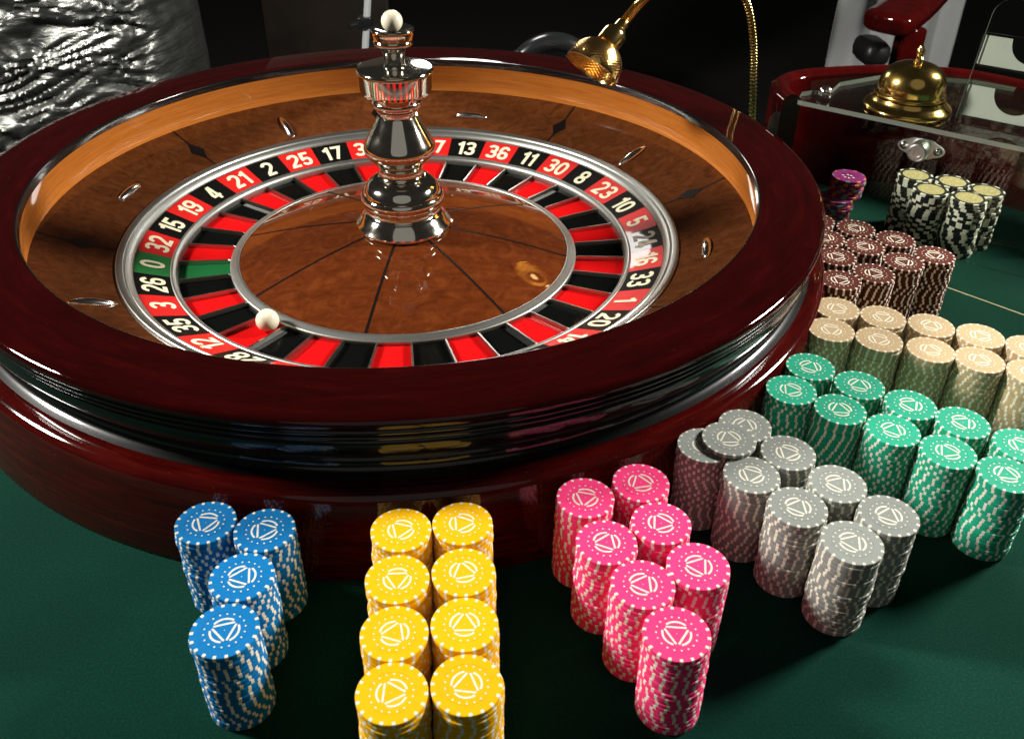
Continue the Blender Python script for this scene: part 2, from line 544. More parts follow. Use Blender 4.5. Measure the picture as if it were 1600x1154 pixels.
# eight ball deflectors, turned and radial by turns
for k in range(8):
    a = math.radians(30 + 45 * k)
    r = 0.312
    radial = (k % 2 == 0)
    bm = bmesh.new()
    bmesh.ops.create_uvsphere(bm, u_segments=20, v_segments=12, radius=1.0)
    for v in bm.verts:
        s = max(0.0, 1 - abs(v.co.x)) ** 0.35 if abs(v.co.x) < 1 else 0
        v.co = Vector((v.co.x * 0.0215, v.co.y * 0.0052, v.co.z * 0.0050 * (0.6 + 0.4 * s)))
    me = bpy.data.meshes.new('deflector'); bm.to_mesh(me); bm.free()
    o = link('ball_deflector', me, 'chrome', W, 60)
    slope = math.atan2(0.027, 0.0698)
    rot = Matrix.Rotation(a, 4, 'Z') @ Matrix.Rotation(-slope, 4, 'Y') @ Matrix.Rotation(0 if radial else PI / 2, 4, 'Z')
    o.matrix_local = Matrix.Translation((r * math.cos(a), r * math.sin(a), apron_z(r) + 0.0005)) @ rot

ring_p = [(0.2862, 0.0535)] + spline([(0.2861, 0.0555), (0.2852, 0.0571), (0.2835, 0.0575), (0.2790, 0.0560), (0.2782, 0.0548)], 4) + [(0.2774, 0.0540), (0.2768, 0.0545)] + spline([(0.2764, 0.0548), (0.2735, 0.0528), (0.2712, 0.0502), (0.2706, 0.0478)], 4)
link('outer_metal_ring', lathe(ring_p, 256), 'silver', W, 40)

ORDER = [0, 32, 15, 19, 4, 21, 2, 25, 17, 34, 6, 27, 13, 36, 11, 30, 8, 23, 10, 5, 24, 16, 33, 1, 20, 14, 31, 9, 22, 18, 29, 7, 28, 12, 35, 3, 26]
RED = {1, 3, 5, 7, 9, 12, 14, 16, 18, 19, 21, 23, 25, 27, 30, 32, 34, 36}
PHI = 3.32153
STEP = 2 * PI / 37
R0, Z0, R1, Z1 = 0.2703, 0.0482, 0.2383, 0.0366
SL = math.hypot(R0 - R1, Z0 - Z1)


def colour_of(n):
    return 'green' if n == 0 else ('red' if n in RED else 'black')


def ell(cx, cy, rx, ry, a0, a1, n=16, ex=0.82):
    out = []
    for i in range(n + 1):
        t = math.radians(a0 + (a1 - a0) * i / n)
        c, q = math.cos(t), math.sin(t)
        out.append((cx + rx * math.copysign(abs(c) ** ex, c), cy + ry * math.copysign(abs(q) ** ex, q)))
    return out


def glyph(ch):
    if ch == '0': return [ell(.30, .5, .21, .415, 90, 450, 32)]
    if ch == '1': return [[(.31, 0), (.31, 1)], [(.07, .735), (.15, .765), (.25, .85)]]
    if ch == '2': return [ell(.30, .70, .21, .215, 175, -25, 14) + [(.40, .46), (.13, .17), (.105, .085), (.54, .085)]]
    if ch == '3': return [ell(.29, .715, .20, .20, 165, -90, 14) + ell(.29, .285, .22, .20, 90, -165, 16)]
    if ch == '4': return [[(.40, 0), (.40, 1)], [(.34, .95), (.085, .30)], [(.03, .26), (.57, .26)]]
    if ch == '5': return [[(.51, .915), (.15, .915), (.115, .53)] + ell(.29, .31, .21, .225, 135, -165, 16)]
    if ch == '6': return [ell(.30, .30, .21, .215, 0, 360, 28), ell(.30, .55, .21, .365, 182, 28, 14)]
    if ch == '7': return [[(.05, .915), (.50, .915), (.46, .78), (.24, 0)]]
    if ch == '8': return [ell(.30, .72, .185, .195, 0, 360, 26), ell(.30, .28, .21, .195, 0, 360, 26)]
    return [[(.60 - x, 1 - y) for x, y in L] for L in glyph('6')]


def ribbon(pts, hw, z, vs, fs):
    P = [Vector(p) for p in pts]
    closed = (P[0] - P[-1]).length < 1e-4
    n = len(P)
    o = len(vs)
    for i in range(n):
        pv = P[i] - P[i - 1] if i > 0 else (P[-1] - P[-2] if closed else P[1] - P[0])
        nx = P[i + 1] - P[i] if i < n - 1 else (P[1] - P[0] if closed else P[-1] - P[-2])
        pv.normalize(); nx.normalize()
        n0, n1 = Vector((-pv.y, pv.x)), Vector((-nx.y, nx.x))
        mi = (n0 + n1)
        mi = mi.normalized() if mi.length > 1e-6 else n1
        k = hw / max(0.45, mi.dot(n1))
        vs.append((P[i].x + mi.x * k, P[i].y + mi.y * k, z)); vs.append((P[i].x - mi.x * k, P[i].y - mi.y * k, z))
    for i in range(n - 1):
        fs.append((o + 2 * i, o + 2 * i + 1, o + 2 * i + 3, o + 2 * i + 2))


def numeral_geo(txt):
    """condensed bold figures drawn with a broad stroke, centred on the origin, height 1"""
    vs, fs = [], []
    x0 = 0.0
    for ch in txt:
        adv = 0.47 if ch == '1' else 0.66
        for q, L in enumerate(glyph(ch)):
            t0 = len(vs)
            ribbon(L, 0.088, 0.00002 * q, vs, fs)
            for i in range(t0, len(vs)):
                v = vs[i]
                vs[i] = (v[0] + x0, v[1] - 0.5, v[2])
        x0 += adv
    w_ = x0 - 0.06
    return [(x - w_ / 2, y, z) for x, y, z in vs], fs


for k, num in enumerate(ORDER):
    ac = PHI - k * STEP
    col = colour_of(num)
    # number tile
    g = 0.00012 / 0.25
    prof = [(R0 + (R1 - R0) * i / 3, Z0 + (Z1 - Z0) * i / 3) for i in range(4)]
    t = link('number_tile', lathe(prof, 8, ac - STEP / 2 + g, ac + STEP / 2 - g), 't_' + col, W, 60)
    gv, fs = numeral_geo(str(num))
    hgt = 0.0238
    vs = []
    for x, y, dz in gv:
        f = 0.5 - y * hgt / SL
        r = R0 + (R1 - R0) * f
        z = Z0 + (Z1 - Z0) * f + 0.00036 + dz
        a = ac - x * hgt * 0.98 / 0.2543
        vs.append((r * math.cos(a), r * math.sin(a), z))
    link('numeral', mesh(vs, fs), 'numeral', t)
    # pocket floor under it, with its fret
    pf = [(0.2317, 0.0286), (0.2150, 0.0276), (0.1950, 0.0267), (0.1813, 0.0263)]
    p = link('pocket', lathe(pf, 6, ac - STEP / 2, ac + STEP / 2), 'p_' + col, W, 60)
    ab = ac - STEP / 2
    fr = []
    th = 0.0010
    pr = [(0.1811, 0.0255, 0.0290), (0.1835, 0.0255, 0.0305), (0.2285, 0.0270, 0.0325), (0.2318, 0.0275, 0.0330)]
    vs, fs = [], []
    for r, zb, zt in pr:
        for dt, zz in ((-th * 1.15, zb), (-th * 0.8, zt), (th * 0.8, zt), (th * 1.15, zb)):
            vs.append((r * math.cos(ab) - dt * math.sin(ab), r * math.sin(ab) + dt * math.cos(ab), zz))
    for i in range(3):
        for q in range(3):
            fs.append((4 * i + q, 4 * i + q + 1, 4 * i + q + 5, 4 * i + q + 4))
    link('fret', mesh(vs, fs), 'fret', p)

link('divider_ring', lathe([(0.2384, 0.0358)] + spline([(0.2383, 0.0372), (0.2365, 0.0379), (0.2335, 0.0360), (0.2322, 0.0340), (0.2318, 0.0310)], 4) + [(0.2316, 0.0240)], 256), 'silver', W, 40)
link('inner_metal_ring', lathe([(0.1811, 0.0205), (0.1813, 0.0285)] + spline([(0.1813, 0.0293), (0.1806, 0.0304), (0.1790, 0.0310), (0.1730, 0.0328), (0.1717, 0.0322)], 4), 256), 'silver', W, 40)


def cone_z(r):
    f = (0.1720 - r) / (0.1720 - 0.044)
    return 0.0319 + 0.0261 * f + 0.0022 * math.sin(PI * f)


cp = [(0.1720 + (0.044 - 0.1720) * i / 14, cone_z(0.1720 + (0.044 - 0.1720) * i / 14)) for i in range(15)]
for k in range(8):
    a0 = math.radians(34.2 + 45 * k)
    link('cone_veneer_panel', lathe(cp, 24, a0, a0 + math.radians(44.99)), 'burl_cone', W, 60)
for k in range(8):
    a = math.radians(34.2 + 45 * k)
    ca, sa = math.cos(a), math.sin(a)
    vs, fs = [], []
    for i in range(13):
        r = 0.1714 + (0.046 - 0.1714) * i / 12
        for t_ in (-0.0012, 0.0012):
            vs.append((r * ca - t_ * sa, r * sa + t_ * ca, cone_z(r) + 0.0003))
    for i in range(12):
        fs.append((2 * i, 2 * i + 1, 2 * i + 3, 2 * i + 2))
    link('cone_inlay_line', mesh(vs, fs), 'inlay_black', W, 60)

# spindle: turned parts one above the other
foot = [(0.0, 0.0570), (0.046, 0.0575)] + spline([(0.0478, 0.0582), (0.0490, 0.0600), (0.0488, 0.0625)], 4) + spline([(0.0470, 0.0648), (0.0430, 0.0705), (0.0400, 0.0742)], 4) + \
    spline([(0.0385, 0.0750), (0.0372, 0.0765), (0.0366, 0.0790)], 4) + spline([(0.0378, 0.0800), (0.0395, 0.0815), (0.0398, 0.0842)], 4) + \
    spline([(0.0405, 0.0852), (0.0424, 0.0885), (0.0428, 0.0920), (0.0412, 0.0955), (0.0398, 0.0962)], 5) + spline([(0.0394, 0.0972), (0.0380, 0.1010), (0.0345, 0.1062), (0.0290, 0.1105), (0.0245, 0.1128)], 5) + [(0.02, 0.1130)]
link('spindle_foot', lathe(foot, 96), 'nickel', W, 28)
body = [(0.02, 0.1131)] + spline([(0.0238, 0.1135), (0.0219, 0.1155), (0.0212, 0.1190), (0.0218, 0.1225)], 4) + spline([(0.0224, 0.1232), (0.0250, 0.1275), (0.0300, 0.1330), (0.0342, 0.1378), (0.0357, 0.1425), (0.0352, 0.1465)], 5) + \
    spline([(0.0348, 0.1478), (0.0280, 0.1600), (0.0225, 0.1700), (0.0194, 0.1762)], 3) + [(0.0180, 0.1764)]
link('spindle_body', lathe(body, 96), 'nickel', W, 28)
neck = [(0.0178, 0.1765), (0.0182, 0.1800)] + spline([(0.0196, 0.1808), (0.0208, 0.1822), (0.0206, 0.1840)], 4) + spline([(0.0222, 0.1848), (0.0240, 0.1875), (0.0240, 0.1905), (0.0222, 0.1930)], 4) + [(0.0208, 0.1945), (0.0205, 0.1985)]
link('spindle_collar', lathe(neck, 96), 'nickel', W, 28)
turret = [(0.0, 0.1986), (0.0325, 0.1988), (0.0338, 0.2000), (0.0346, 0.2030), (0.0358, 0.2170)] + spline([(0.0364, 0.2185), (0.0366, 0.2208), (0.0358, 0.2226), (0.0340, 0.2232)], 4) + [(0.0110, 0.2236), (0.0, 0.2237)]
link('spindle_turret', lathe(turret, 96), 'nickel', W, 28)
cup = [(0.0108, 0.2238)] + spline([(0.0104, 0.2245), (0.0097, 0.2275), (0.0098, 0.2335), (0.0112, 0.2390), (0.0140, 0.2425)], 4) + spline([(0.0172, 0.2436), (0.0184, 0.2455), (0.0186, 0.2480)], 4) + \
    [(0.0180, 0.2490), (0.0190, 0.2500)] + spline([(0.0195, 0.2535), (0.0203, 0.2570), (0.0203, 0.2588), (0.0193, 0.2596)], 4) + [(0.0150, 0.2590), (0.0095, 0.2570), (0.0, 0.2555)]
link('spindle_cup', lathe(cup, 96), 'nickel', W, 28)


def ball(loc, r, label):
    bm = bmesh.new()
    bmesh.ops.create_icosphere(bm, subdivisions=4, radius=r)
    me = bpy.data.meshes.new('ball'); bm.to_mesh(me); bm.free()
    o = link('roulette_ball', me, 'ivory', None, 60, loc)
    return tag(o, label, 'ball', 'ivory roulette balls')


ball((0, 0, 0.2655), 0.0100, 'small ivory ball sitting in the cup on top of the spindle')
ab = PHI - 33 * STEP
ball((0.1930 * math.cos(ab + 0.025), 0.1930 * math.sin(ab + 0.025), 0.0268 + 0.0107), 0.0107, 'ivory ball lying in the red pocket under number 12')

# ================================================================== chips
CR, CT = 0.0193, 0.066475 / 20


def chip_mesh(kind):
    base = 'chip_%s_clay' % kind
    if kind == 'black':
        nsp, per = 8, 12
        white = {0, 1, 2, 3, 4}
    elif kind == 'purple':
        nsp, per = 9, 8
        white = {0, 1, 2}
    else:
        nsp, per = 18, 7
        white = {0, 1}
    n = nsp * per
    mats = [base, 'chip_white', 'chip_gold']
    if kind == 'purple':
        mats = [base, 'chip_orange', 'chip_teal']
    h = CT * 0.985
    bv = 0.00032
    rr = [(CR - 0.0016, 0.0), (CR - bv, 0.0), (CR, bv), (CR, h - bv), (CR - bv, h), (CR - 0.0021, h)]
    inlay = 0.0143 if kind == 'black' else 0.0128
    rr += [(inlay + 0.00016, h), (inlay, h - 0.00012), (inlay - 0.00016, h - 0.00002)]
    vs = []
    for i in range(n):
        a = 2 * PI * i / n
        for r, z in rr:
            vs.append((r * math.cos(a), r * math.sin(a), z))
    m_ = len(rr)
    fs, mi = [], []
    for i in range(n):
        j = (i + 1) % n
        sp = 1 if (i % per) in white else 0
        if kind == 'purple' and sp:
            sp = 1 if (i // per) % 2 == 0 else 2
        for k in range(m_ - 1):
            fs.append((i * m_ + k, j * m_ + k, j * m_ + k + 1, i * m_ + k + 1))
            mi.append(sp if k <= 4 else 0)
    fs.append(tuple(reversed([i * m_ for i in range(n)])))
    mi.append(0)
    fs.append(tuple(i * m_ + m_ - 1 for i in range(n)))
    mi.append(2 if kind == 'black' else 0)
    me = mesh(vs, fs, mi, 'chip_' + kind)
    for mm in mats:
        me.materials.append(M[mm])
    me.polygons.foreach_set('use_smooth', [True] * len(me.polygons))
    me.set_sharp_from_angle(angle=math.radians(30))
    return me


def emblem_mesh(dots_only=False):
    """printed mark: three chords of a circle with their arcs, a ring of dots and a centre dot"""
    vs, fs = [], []

    def quad_strip(pts_in, pts_out):
        o = len(vs)
        for p, q in zip(pts_in, pts_out):
            vs.append((p[0], p[1], 0)); vs.append((q[0], q[1], 0))
        for i in range(len(pts_in) - 1):
            fs.append((o + 2 * i, o + 2 * i + 1, o + 2 * i + 3, o + 2 * i + 2))

    def dot(x, y, r, n=8):
        o = len(vs)
        for i in range(n):
            vs.append((x + r * math.cos(2 * PI * i / n), y + r * math.sin(2 * PI * i / n), 0))
        fs.append(tuple(range(o, o + n)))
    R = 0.0087
    wd = 0.0012
    for k in range(3):
        a = PI / 2 + k * 2 * PI / 3 + PI
        ca, sa = math.cos(a), math.sin(a)
        d, L = 0.0037, 0.0059
        c0 = [(d * ca - t * sa, d * sa + t * ca) for t in (-L, L)]
        c1 = [((d + wd) * ca - t * sa, (d + wd) * sa + t * ca) for t in (-L, L)]
        quad_strip(c0, c1)
        aa = [a + math.radians(-43 + 86 * i / 14) for i in range(15)]
        quad_strip([((R - wd) * math.cos(t), (R - wd) * math.sin(t)) for t in aa], [(R * math.cos(t), R * math.sin(t)) for t in aa])
    for i in range(18):
        t = 2 * PI * i / 18
        dot(0.0116 * math.cos(t), 0.0116 * math.sin(t), 0.00055)
    dot(0, 0, 0.00032, 6)
    me = mesh(vs, fs, name='emblem')
    bm = bmesh.new(); bm.from_mesh(me)
    bmesh.ops.recalc_face_normals(bm, faces=bm.faces)
    for f_ in bm.faces:
        if f_.normal.z < 0:
            f_.normal_flip()
    bm.to_mesh(me); bm.free()
    me.materials.append(M['chip_white'])
    return me


EMB = emblem_mesh()
CM = {k: chip_mesh(k) for k in CHIPC}
ORD = ['top', 'second', 'third', 'fourth', 'fifth', 'sixth', 'seventh', 'eighth', 'ninth', 'tenth', 'eleventh', 'twelfth', 'thirteenth',
       'fourteenth', 'fifteenth', 'sixteenth', 'seventeenth', 'eighteenth', 'nineteenth', 'bottom']
ROW = ['first', 'second', 'third', 'fourth', 'fifth']
# stacks: colour -> list of (x, y, description of the stack)
ST = {
    'blue': [(-0.1147, -0.4373, 'left of the pair by the wheel'), (-0.0762, -0.4456, 'right of the pair by the wheel'),
             (-0.0841, -0.4848, 'between the front stack and the pair'), (-0.0864, -0.5232, 'farthest from the wheel')],
    'yellow': [(0.0096, -0.4518, 0, 'blue'), (0.0496, -0.4482, 0, 'pink'), (0.0100, -0.4917, 1, 'blue'), (0.0495, -0.4886, 1, 'pink'),
               (0.0089, -0.5312, 2, 'blue'), (0.0491, -0.5279, 2, 'pink'), (0.0085, -0.5708, 3, 'blue'), (0.0488, -0.5675, 3, 'pink')],
    'pink': [(0.1305, -0.4306, 0, 'yellow'), (0.1704, -0.4170, 0, 'grey'), (0.1391, -0.4696, 1, 'yellow'), (0.1776, -0.4563, 1, 'grey'),
             (0.1548, -0.5063, 2, 'yellow'), (0.1922, -0.4924, 2, 'grey'), (0.1689, -0.5429, 3, 'yellow')],
    'grey': [(0.2245, -0.3815, 0, 'pink'), (0.2590, -0.3615, 0, 'green'), (0.2482, -0.4144, 1, 'pink'), (0.2814, -0.3940, 1, 'green'),
             (0.2710, -0.4470, 2, 'pink'), (0.3038, -0.4268, 2, 'green'), (0.2943, -0.4798, 3, 'pink'), (0.3259, -0.4588, 3, 'green')],
    'green': [(0.3351, -0.2927, 0, 'tan'), (0.3098, -0.3210, 0, 'grey'), (0.3641, -0.3177, 1, 'tan'), (0.3385, -0.3467, 1, 'grey'),
              (0.3919, -0.3434, 2, 'tan'), (0.3672, -0.3725, 2, 'grey'), (0.4208, -0.3683, 3, 'tan'), (0.3961, -0.3975, 3, 'grey'),
              (0.4486, -0.3940, 4, 'tan'), (0.4255, -0.4215, 4, 'grey')],
    'tan': [(0.3895, -0.2059, 0, 'brown'), (0.3724, -0.2382, 0, 'green'), (0.4240, -0.2217, 1, 'brown'), (0.4067, -0.2550, 1, 'green'),
            (0.4589, -0.2383, 2, 'brown'), (0.4416, -0.2707, 2, 'green'), (0.4926, -0.2555, 3, 'brown'), (0.4758, -0.2873, 3, 'green'),
            (0.5245, -0.2746, 4, 'brown'), (0.5077, -0.3078, 4, 'green')],
    'brown': [(0.4103, -0.1552, 0, 'tan'), (0.4463, -0.1444, 1, 'tan'), (0.4837, -0.1231, 2, 'tan'), (0.5202, -0.1120, 3, 'tan'),
              (0.4230, -0.1076, 0, 'mid'), (0.4607, -0.0896, 1, 'mid'), (0.4951, -0.0783, 2, 'mid'),
              (0.4267, -0.0711, 0, 'far'), (0.4653, -0.0519, 1, 'far'), (0.4300, -0.0320, 0, 'last')],
}


def stack_desc(col, s):
    if isinstance(s[2], str):
        return 'stack ' + s[2]
    if col == 'brown':
        side = {'tan': 'row beside tan chips', 'mid': 'second row from tan chips', 'far': 'third row from tan chips', 'last': 'fourth row from tan chips'}[s[3]]
        return '%s stack from wheel, %s' % (ROW[s[2]], side)
    return '%s stack from wheel, %s side' % (ROW[s[2]], s[3])


# ease overlapping stacks apart
allst = [[c, s[0], s[1], stack_desc(c, s)] for c, L in ST.items() for s in L]
for it in range(60):
    for i in range(len(allst)):
        for j in range(i):
            a_, b_ = allst[i], allst[j]
            dx, dy = a_[1] - b_[1], a_[2] - b_[2]
            d = math.hypot(dx, dy)
            if 0 < d < 0.0392:
                q = (0.0392 - d) / 2 / d
                a_[1] += dx * q; a_[2] += dy * q; b_[1] -= dx * q; b_[2] -= dy * q


def put_chip(kind, loc, rot, label, group, emblem=False, tilt=(0, 0)):
    o = bpy.data.objects.new(kind + '_chip', CM[kind])
    COL.objects.link(o)
    o.location = loc
    o.rotation_euler = (tilt[0], tilt[1], rot)
    tag(o, label, 'chip', group)
    if emblem:
        e = bpy.data.objects.new('printed_emblem', EMB)
        COL.objects.link(e)
        e.parent = o
        e.location = (0, 0, CT * 0.985 + 0.00004)
        e.rotation_euler = (0, 0, random.uniform(0, 2 * PI))
    return o


def stack(kind, x, y, desc, n, group, jit=0.00032, emblem=True, start=0, dx=0.0):
    lean = (random.uniform(-1, 1) * 0.00004, random.uniform(-1, 1) * 0.00004)
    run = random.uniform(0, 2 * PI)
    for i in range(n):
        # runs of chips dropped together keep nearly the same turn
        if random.random() < (0.9 if kind == 'black' else 0.35):
            run = random.uniform(0, 2 * PI)
        else:
            run += random.gauss(0, 0.09)
        jx, jy = random.gauss(0, jit), random.gauss(0, jit)
        word = ORD[0] if i == n - 1 else ('bottom' if i == 0 else ORD[n - 1 - i])
        if word == 'top' or word == 'bottom':
            lab = '%s %s chip, %s' % (word, kind, desc)
        else:
            lab = '%s %s chip from the top, %s' % (word, kind, desc)
        put_chip(kind, (x + jx + lean[0] * i, y + jy + lean[1] * i, 0.0002 + i * CT), run, lab, group, emblem and i == n - 1)


for c, x, y, d in allst:
    stack(c, x, y, d, 20, '%s chips stacked by the wheel' % c)
# a loose grey chip bridging the two grey stacks next to the wheel
put_chip('grey', (0.2420, -0.3790, 0.0002 + 20 * CT + 0.0001), 0.4, 'loose grey chip lying across the two grey stacks nearest the wheel', 'grey chips stacked by the wheel', True)
# black and white chips with gold centres inside the clear box
KS = [(0.5876, 0.0784, 'back row end by the purple chips'), (0.6214, 0.0579, 'middle of the back row'), (0.6497, 0.0331, 'back row end away from purple chips'),
      (0.5867, 0.0385, 'front row end by the purple chips'), (0.6199, 0.0143, 'front row end away from purple chips')]
for x, y, d in KS:
    stack('black', x, y, 'stack at ' + d if 'row end' in d else 'stack in ' + d, 20, 'black and white chips in the clear box', jit=0.0004, emblem=False)
# untidy pile of purple chips
px, py = 0.5200, 0.1080
for i in range(16):
    off = (-0.010, -0.004) if i < 9 else (0.004, 0.002)
    n_ = 16
    word = 'top' if i == 15 else ('bottom' if i == 0 else ORD[15 - i])
    lab = ('%s purple chip, untidy pile in the clear box' if word in ('top', 'bottom') else '%s purple chip from the top, untidy pile in the clear box') % word
    put_chip('purple', (px + off[0] + random.gauss(0, 0.0009), py + off[1] + random.gauss(0, 0.0009), 0.0002 + i * CT), random.uniform(0, 6), lab, 'purple chips in the clear box')

dv, df = [], []
for i in range(4):
    for j in range(4):
        if i in (0, 3) and j in (0, 3):
            continue
        cx_, cy_ = (i - 1.5) * 0.0042, (j - 1.5) * 0.0042
        o_ = len(dv)
        dv += [(cx_ + 0.0014 * math.cos(2 * PI * q / 8), cy_ + 0.0014 * math.sin(2 * PI * q / 8), 0) for q in range(8)]
        df.append(tuple(range(o_, o_ + 8)))
dm = mesh(dv, df, [q % 2 for q in range(len(df))], 'dots')
dm.materials.append(M['chip_white']); dm.materials.append(M['inlay_black'])
top_purple = max((o for o in bpy.data.objects if o.name.startswith('purple_chip')), key=lambda o: o.location.z)
e_ = link('printed_dots', dm, ['chip_white', 'inlay_black'], top_purple)
e_.location = (0, 0, CT * 0.985 + 0.00004)

# ================================================================== rail and clear box at the table corner
path2 = spline([(0.441, 0.120), (0.440, 0.150), (0.447, 0.178), (0.470, 0.202), (0.510, 0.215), (0.580, 0.2225), (0.640, 0.215), (0.690, 0.198), (0.735, 0.155), (0.775, 0.105), (0.81, 0.045), (0.84, -0.03)], 6)
sec = spline([(-0.011, 0.0), (-0.011, 0.070), (-0.011, 0.135), (-0.009, 0.1455), (0.0, 0.1500), (0.009, 0.1455), (0.011, 0.135), (0.011, 0.070), (0.011, 0.0)], 4)
vs, fs = [], []
for i, p in enumerate(path2):
    q0, q1 = Vector(path2[max(i - 1, 0)]), Vector(path2[min(i + 1, len(path2) - 1)])
    t_ = (q1 - q0).normalized(); nv = Vector((-t_.y, t_.x))
    for u_, z_ in sec:
        vs.append((p[0] + nv.x * u_, p[1] + nv.y * u_, z_))
ns = len(sec)
for i in range(len(path2) - 1):
    for k in range(ns - 1):
        fs.append((i * ns + k, (i + 1) * ns + k, (i + 1) * ns + k + 1, i * ns + k + 1))
fs.append(tuple(range(ns)))
fs.append(tuple(reversed([(len(path2) - 1) * ns + k for k in range(ns)])))
rail = link('corner_rail', mesh(vs, fs), 'mahogany_rail', None, 35)
tag(rail, 'curved glossy dark red wooden rail standing behind the clear box', 'rail')

BX = thing('clear_box', (0.55, 0.06, 0), 'clear acrylic chip box with lock covering black and purple chips', 'box')
T_ = Matrix.Translation((-0.55, -0.06, 0))
FL, FR = Vector((0.4475, 0.1205)), Vector((0.790, -0.1600))
fd = (FR - FL).normalized(); fn = Vector((-fd.y, fd.x))   # fn points to the back


def in_box(me, name, mats, smooth=None):
    me.transform(T_)
    return link(name, me, mats, BX, smooth)


LZ0, LZ1 = 0.1380, 0.1432
lid_out = [tuple(FL), tuple(FL + fd * 0.006 - fn * 0.001), tuple(FR), (0.795, 0.030), (0.765, 0.100), (0.728, 0.148), (0.686, 0.182), (0.636, 0.198), (0.580, 0.2045), (0.520, 0.180), (0.497, 0.150), (0.476, 0.152), (0.462, 0.147)]
lid = slab(lid_out, LZ0, LZ1)
lid.materials.append(M['acrylic']); lid.materials.append(M['acrylic_edge'])
for p in lid.polygons:
    p.material_index = 0 if abs(p.normal.z) > 0.5 else 1
lo = in_box(lid, 'lid', ['acrylic', 'acrylic_edge'])
pa = FL + fd * 0.014 + fn * 0.006
pb = FR + fn * 0.006
pc = [pa, pb, pb + fn * 0.005, pa + fn * 0.005]
fp = slab([tuple(v) for v in pc], 0.0008, LZ0 - 0.0004)
in_box(fp, 'front_panel', 'acrylic')
# hinge screws on the lid
for q in [(0.488, 0.143)]:
    sp = lathe([(0.0, 0.0), (0.0075, 0.0), (0.0075, 0.003), (0.005, 0.0065), (0.0, 0.008)], 20)
    sp.transform(Matrix.Translation((q[0], q[1], LZ1 + 0.0003)))
    in_box(sp, 'lid_knob', 'chrome', 40)
# lock on the front panel
lk = FL + fd * ((Vector((0.561, 0.035)) - FL).dot(fd)) + fn * 0.006
lz = 0.1175
rotl = Matrix.Translation((lk.x, lk.y, lz)) @ Matrix.Rotation(math.atan2(fd.y, fd.x), 4, 'Z') @ Matrix.Rotation(PI / 2, 4, 'X')
plate = []
nseg = 40
for i in range(nseg):
    a = 2 * PI * i / nseg
    x = 0.0245 * math.cos(a); y = 0.0095 * math.sin(a) * (1.0 if abs(math.cos(a)) > 0.5 else 1.15)
    plate.append((x, y))
pm = slab(plate, 0.0003, 0.003)
pm.transform(rotl)
lock = in_box(pm, 'lock', 'satin', 30)
cyl = lathe([(0.0, 0.003), (0.0105, 0.003), (0.0108, 0.012), (0.0100, 0.0190), (0.0085, 0.0205), (0.0078, 0.0196), (0.0045, 0.0196), (0.0040, 0.0186), (0.0, 0.0186)], 36)
cyl.transform(rotl); cyl.transform(T_)
link('lock_cylinder', cyl, 'satin', lock, 30)
for s in (-1, 1):
    sc_ = lathe([(0.0, 0.0060), (0.0025, 0.0055), (0.0045, 0.0040), (0.0048, 0.0030)], 20)
    sc_.transform(Matrix.Translation((0.0178 * s, 0, 0)))
    sc_.transform(rotl); sc_.transform(T_)
    link('lock_screw', sc_, 'chrome', lock, 40)

# reception bell on the lid
BL = (0.5600, 0.0860, LZ1 + 0.0005)
BE = thing('desk_bell', BL, 'shiny brass desk bell with plunger standing on the clear lid', 'bell')
link('bell_base', lathe([(0.0, 0.0), (0.0455, 0.0)] + spline([(0.0465, 0.001), (0.0465, 0.0035), (0.0445, 0.0060), (0.0400, 0.0095), (0.0375, 0.0140)], 4) + [(0.0, 0.0142)], 64), 'brass', BE, 40)
link('bell_dome', lathe([(0.030, 0.0150)] + spline([(0.0370, 0.0150), (0.0378, 0.0165), (0.0372, 0.0185)], 3) + [(0.0355, 0.0192)] + spline([(0.0352, 0.0205), (0.0350, 0.0280), (0.0325, 0.0365), (0.0270, 0.0440), (0.0180, 0.0492), (0.0080, 0.0512), (0.0, 0.0515)], 6), 64), 'brass', BE, 40)
link('plunger', lathe([(0.0, 0.0505), (0.0048, 0.0508), (0.0046, 0.0560), (0.0034, 0.0572), (0.0034, 0.0590), (0.0048, 0.0610), (0.0046, 0.0645), (0.0030, 0.0665), (0.0022, 0.0690), (0.0, 0.0700)], 28), 'gold', BE, 40)

# leaflet holder with two notched white cards, leaning back on the lid
hb = Vector((0.602, 0.0560))
hd = fd
HO = thing('card_holder', (hb.x, hb.y, LZ1 + 0.0005), 'clear leaning card holder with two notched white cards on the lid', 'card holder')
lean = math.radians(24)
mh = Matrix.Rotation(math.atan2(fd.y, fd.x), 4, 'Z') @ Matrix.Rotation(PI / 2 - lean, 4, 'X')   # local x along, local y up the sheet, local z to the viewer


def hold(poly, z0, z1, name, mat, parent=None):
    me = slab(poly, z0, z1)
    if mat == 'acrylic':
        me.materials.append(M['acrylic']); me.materials.append(M['acrylic_edge'])
        for p in me.polygons:
            p.material_index = 0 if abs(p.normal.z) > 0.5 else 1
    me.transform(mh)
    return link(name, me, mat, parent or HO)


def rr_poly(x0, y0, x1, y1, r):
    out = []
    for cx, cy, a0 in ((x1 - r, y1 - r, 0), (x0 + r, y1 - r, 90)):
        for i in range(7):
            a = math.radians(a0 + 15 * i)
            out.append((cx + r * math.cos(a), cy + r * math.sin(a)))
    return out + [(x0, y0), (x1, y0)]


hold(rr_poly(0, 0.0, 0.150, 0.128, 0.018), -0.003, 0.0, 'back_sheet', 'acrylic')


def notched(x0, y0, x1, y1, cx, r):
    pts = [(x0, y0), (x1, y0), (x1, y1), (cx + r, y1)]
    for i in range(1, 24):
        a = -PI * i / 24
        pts.append((cx + r * math.cos(a), y1 + r * math.sin(a)))
    return pts + [(cx - r, y1), (x0, y1)]


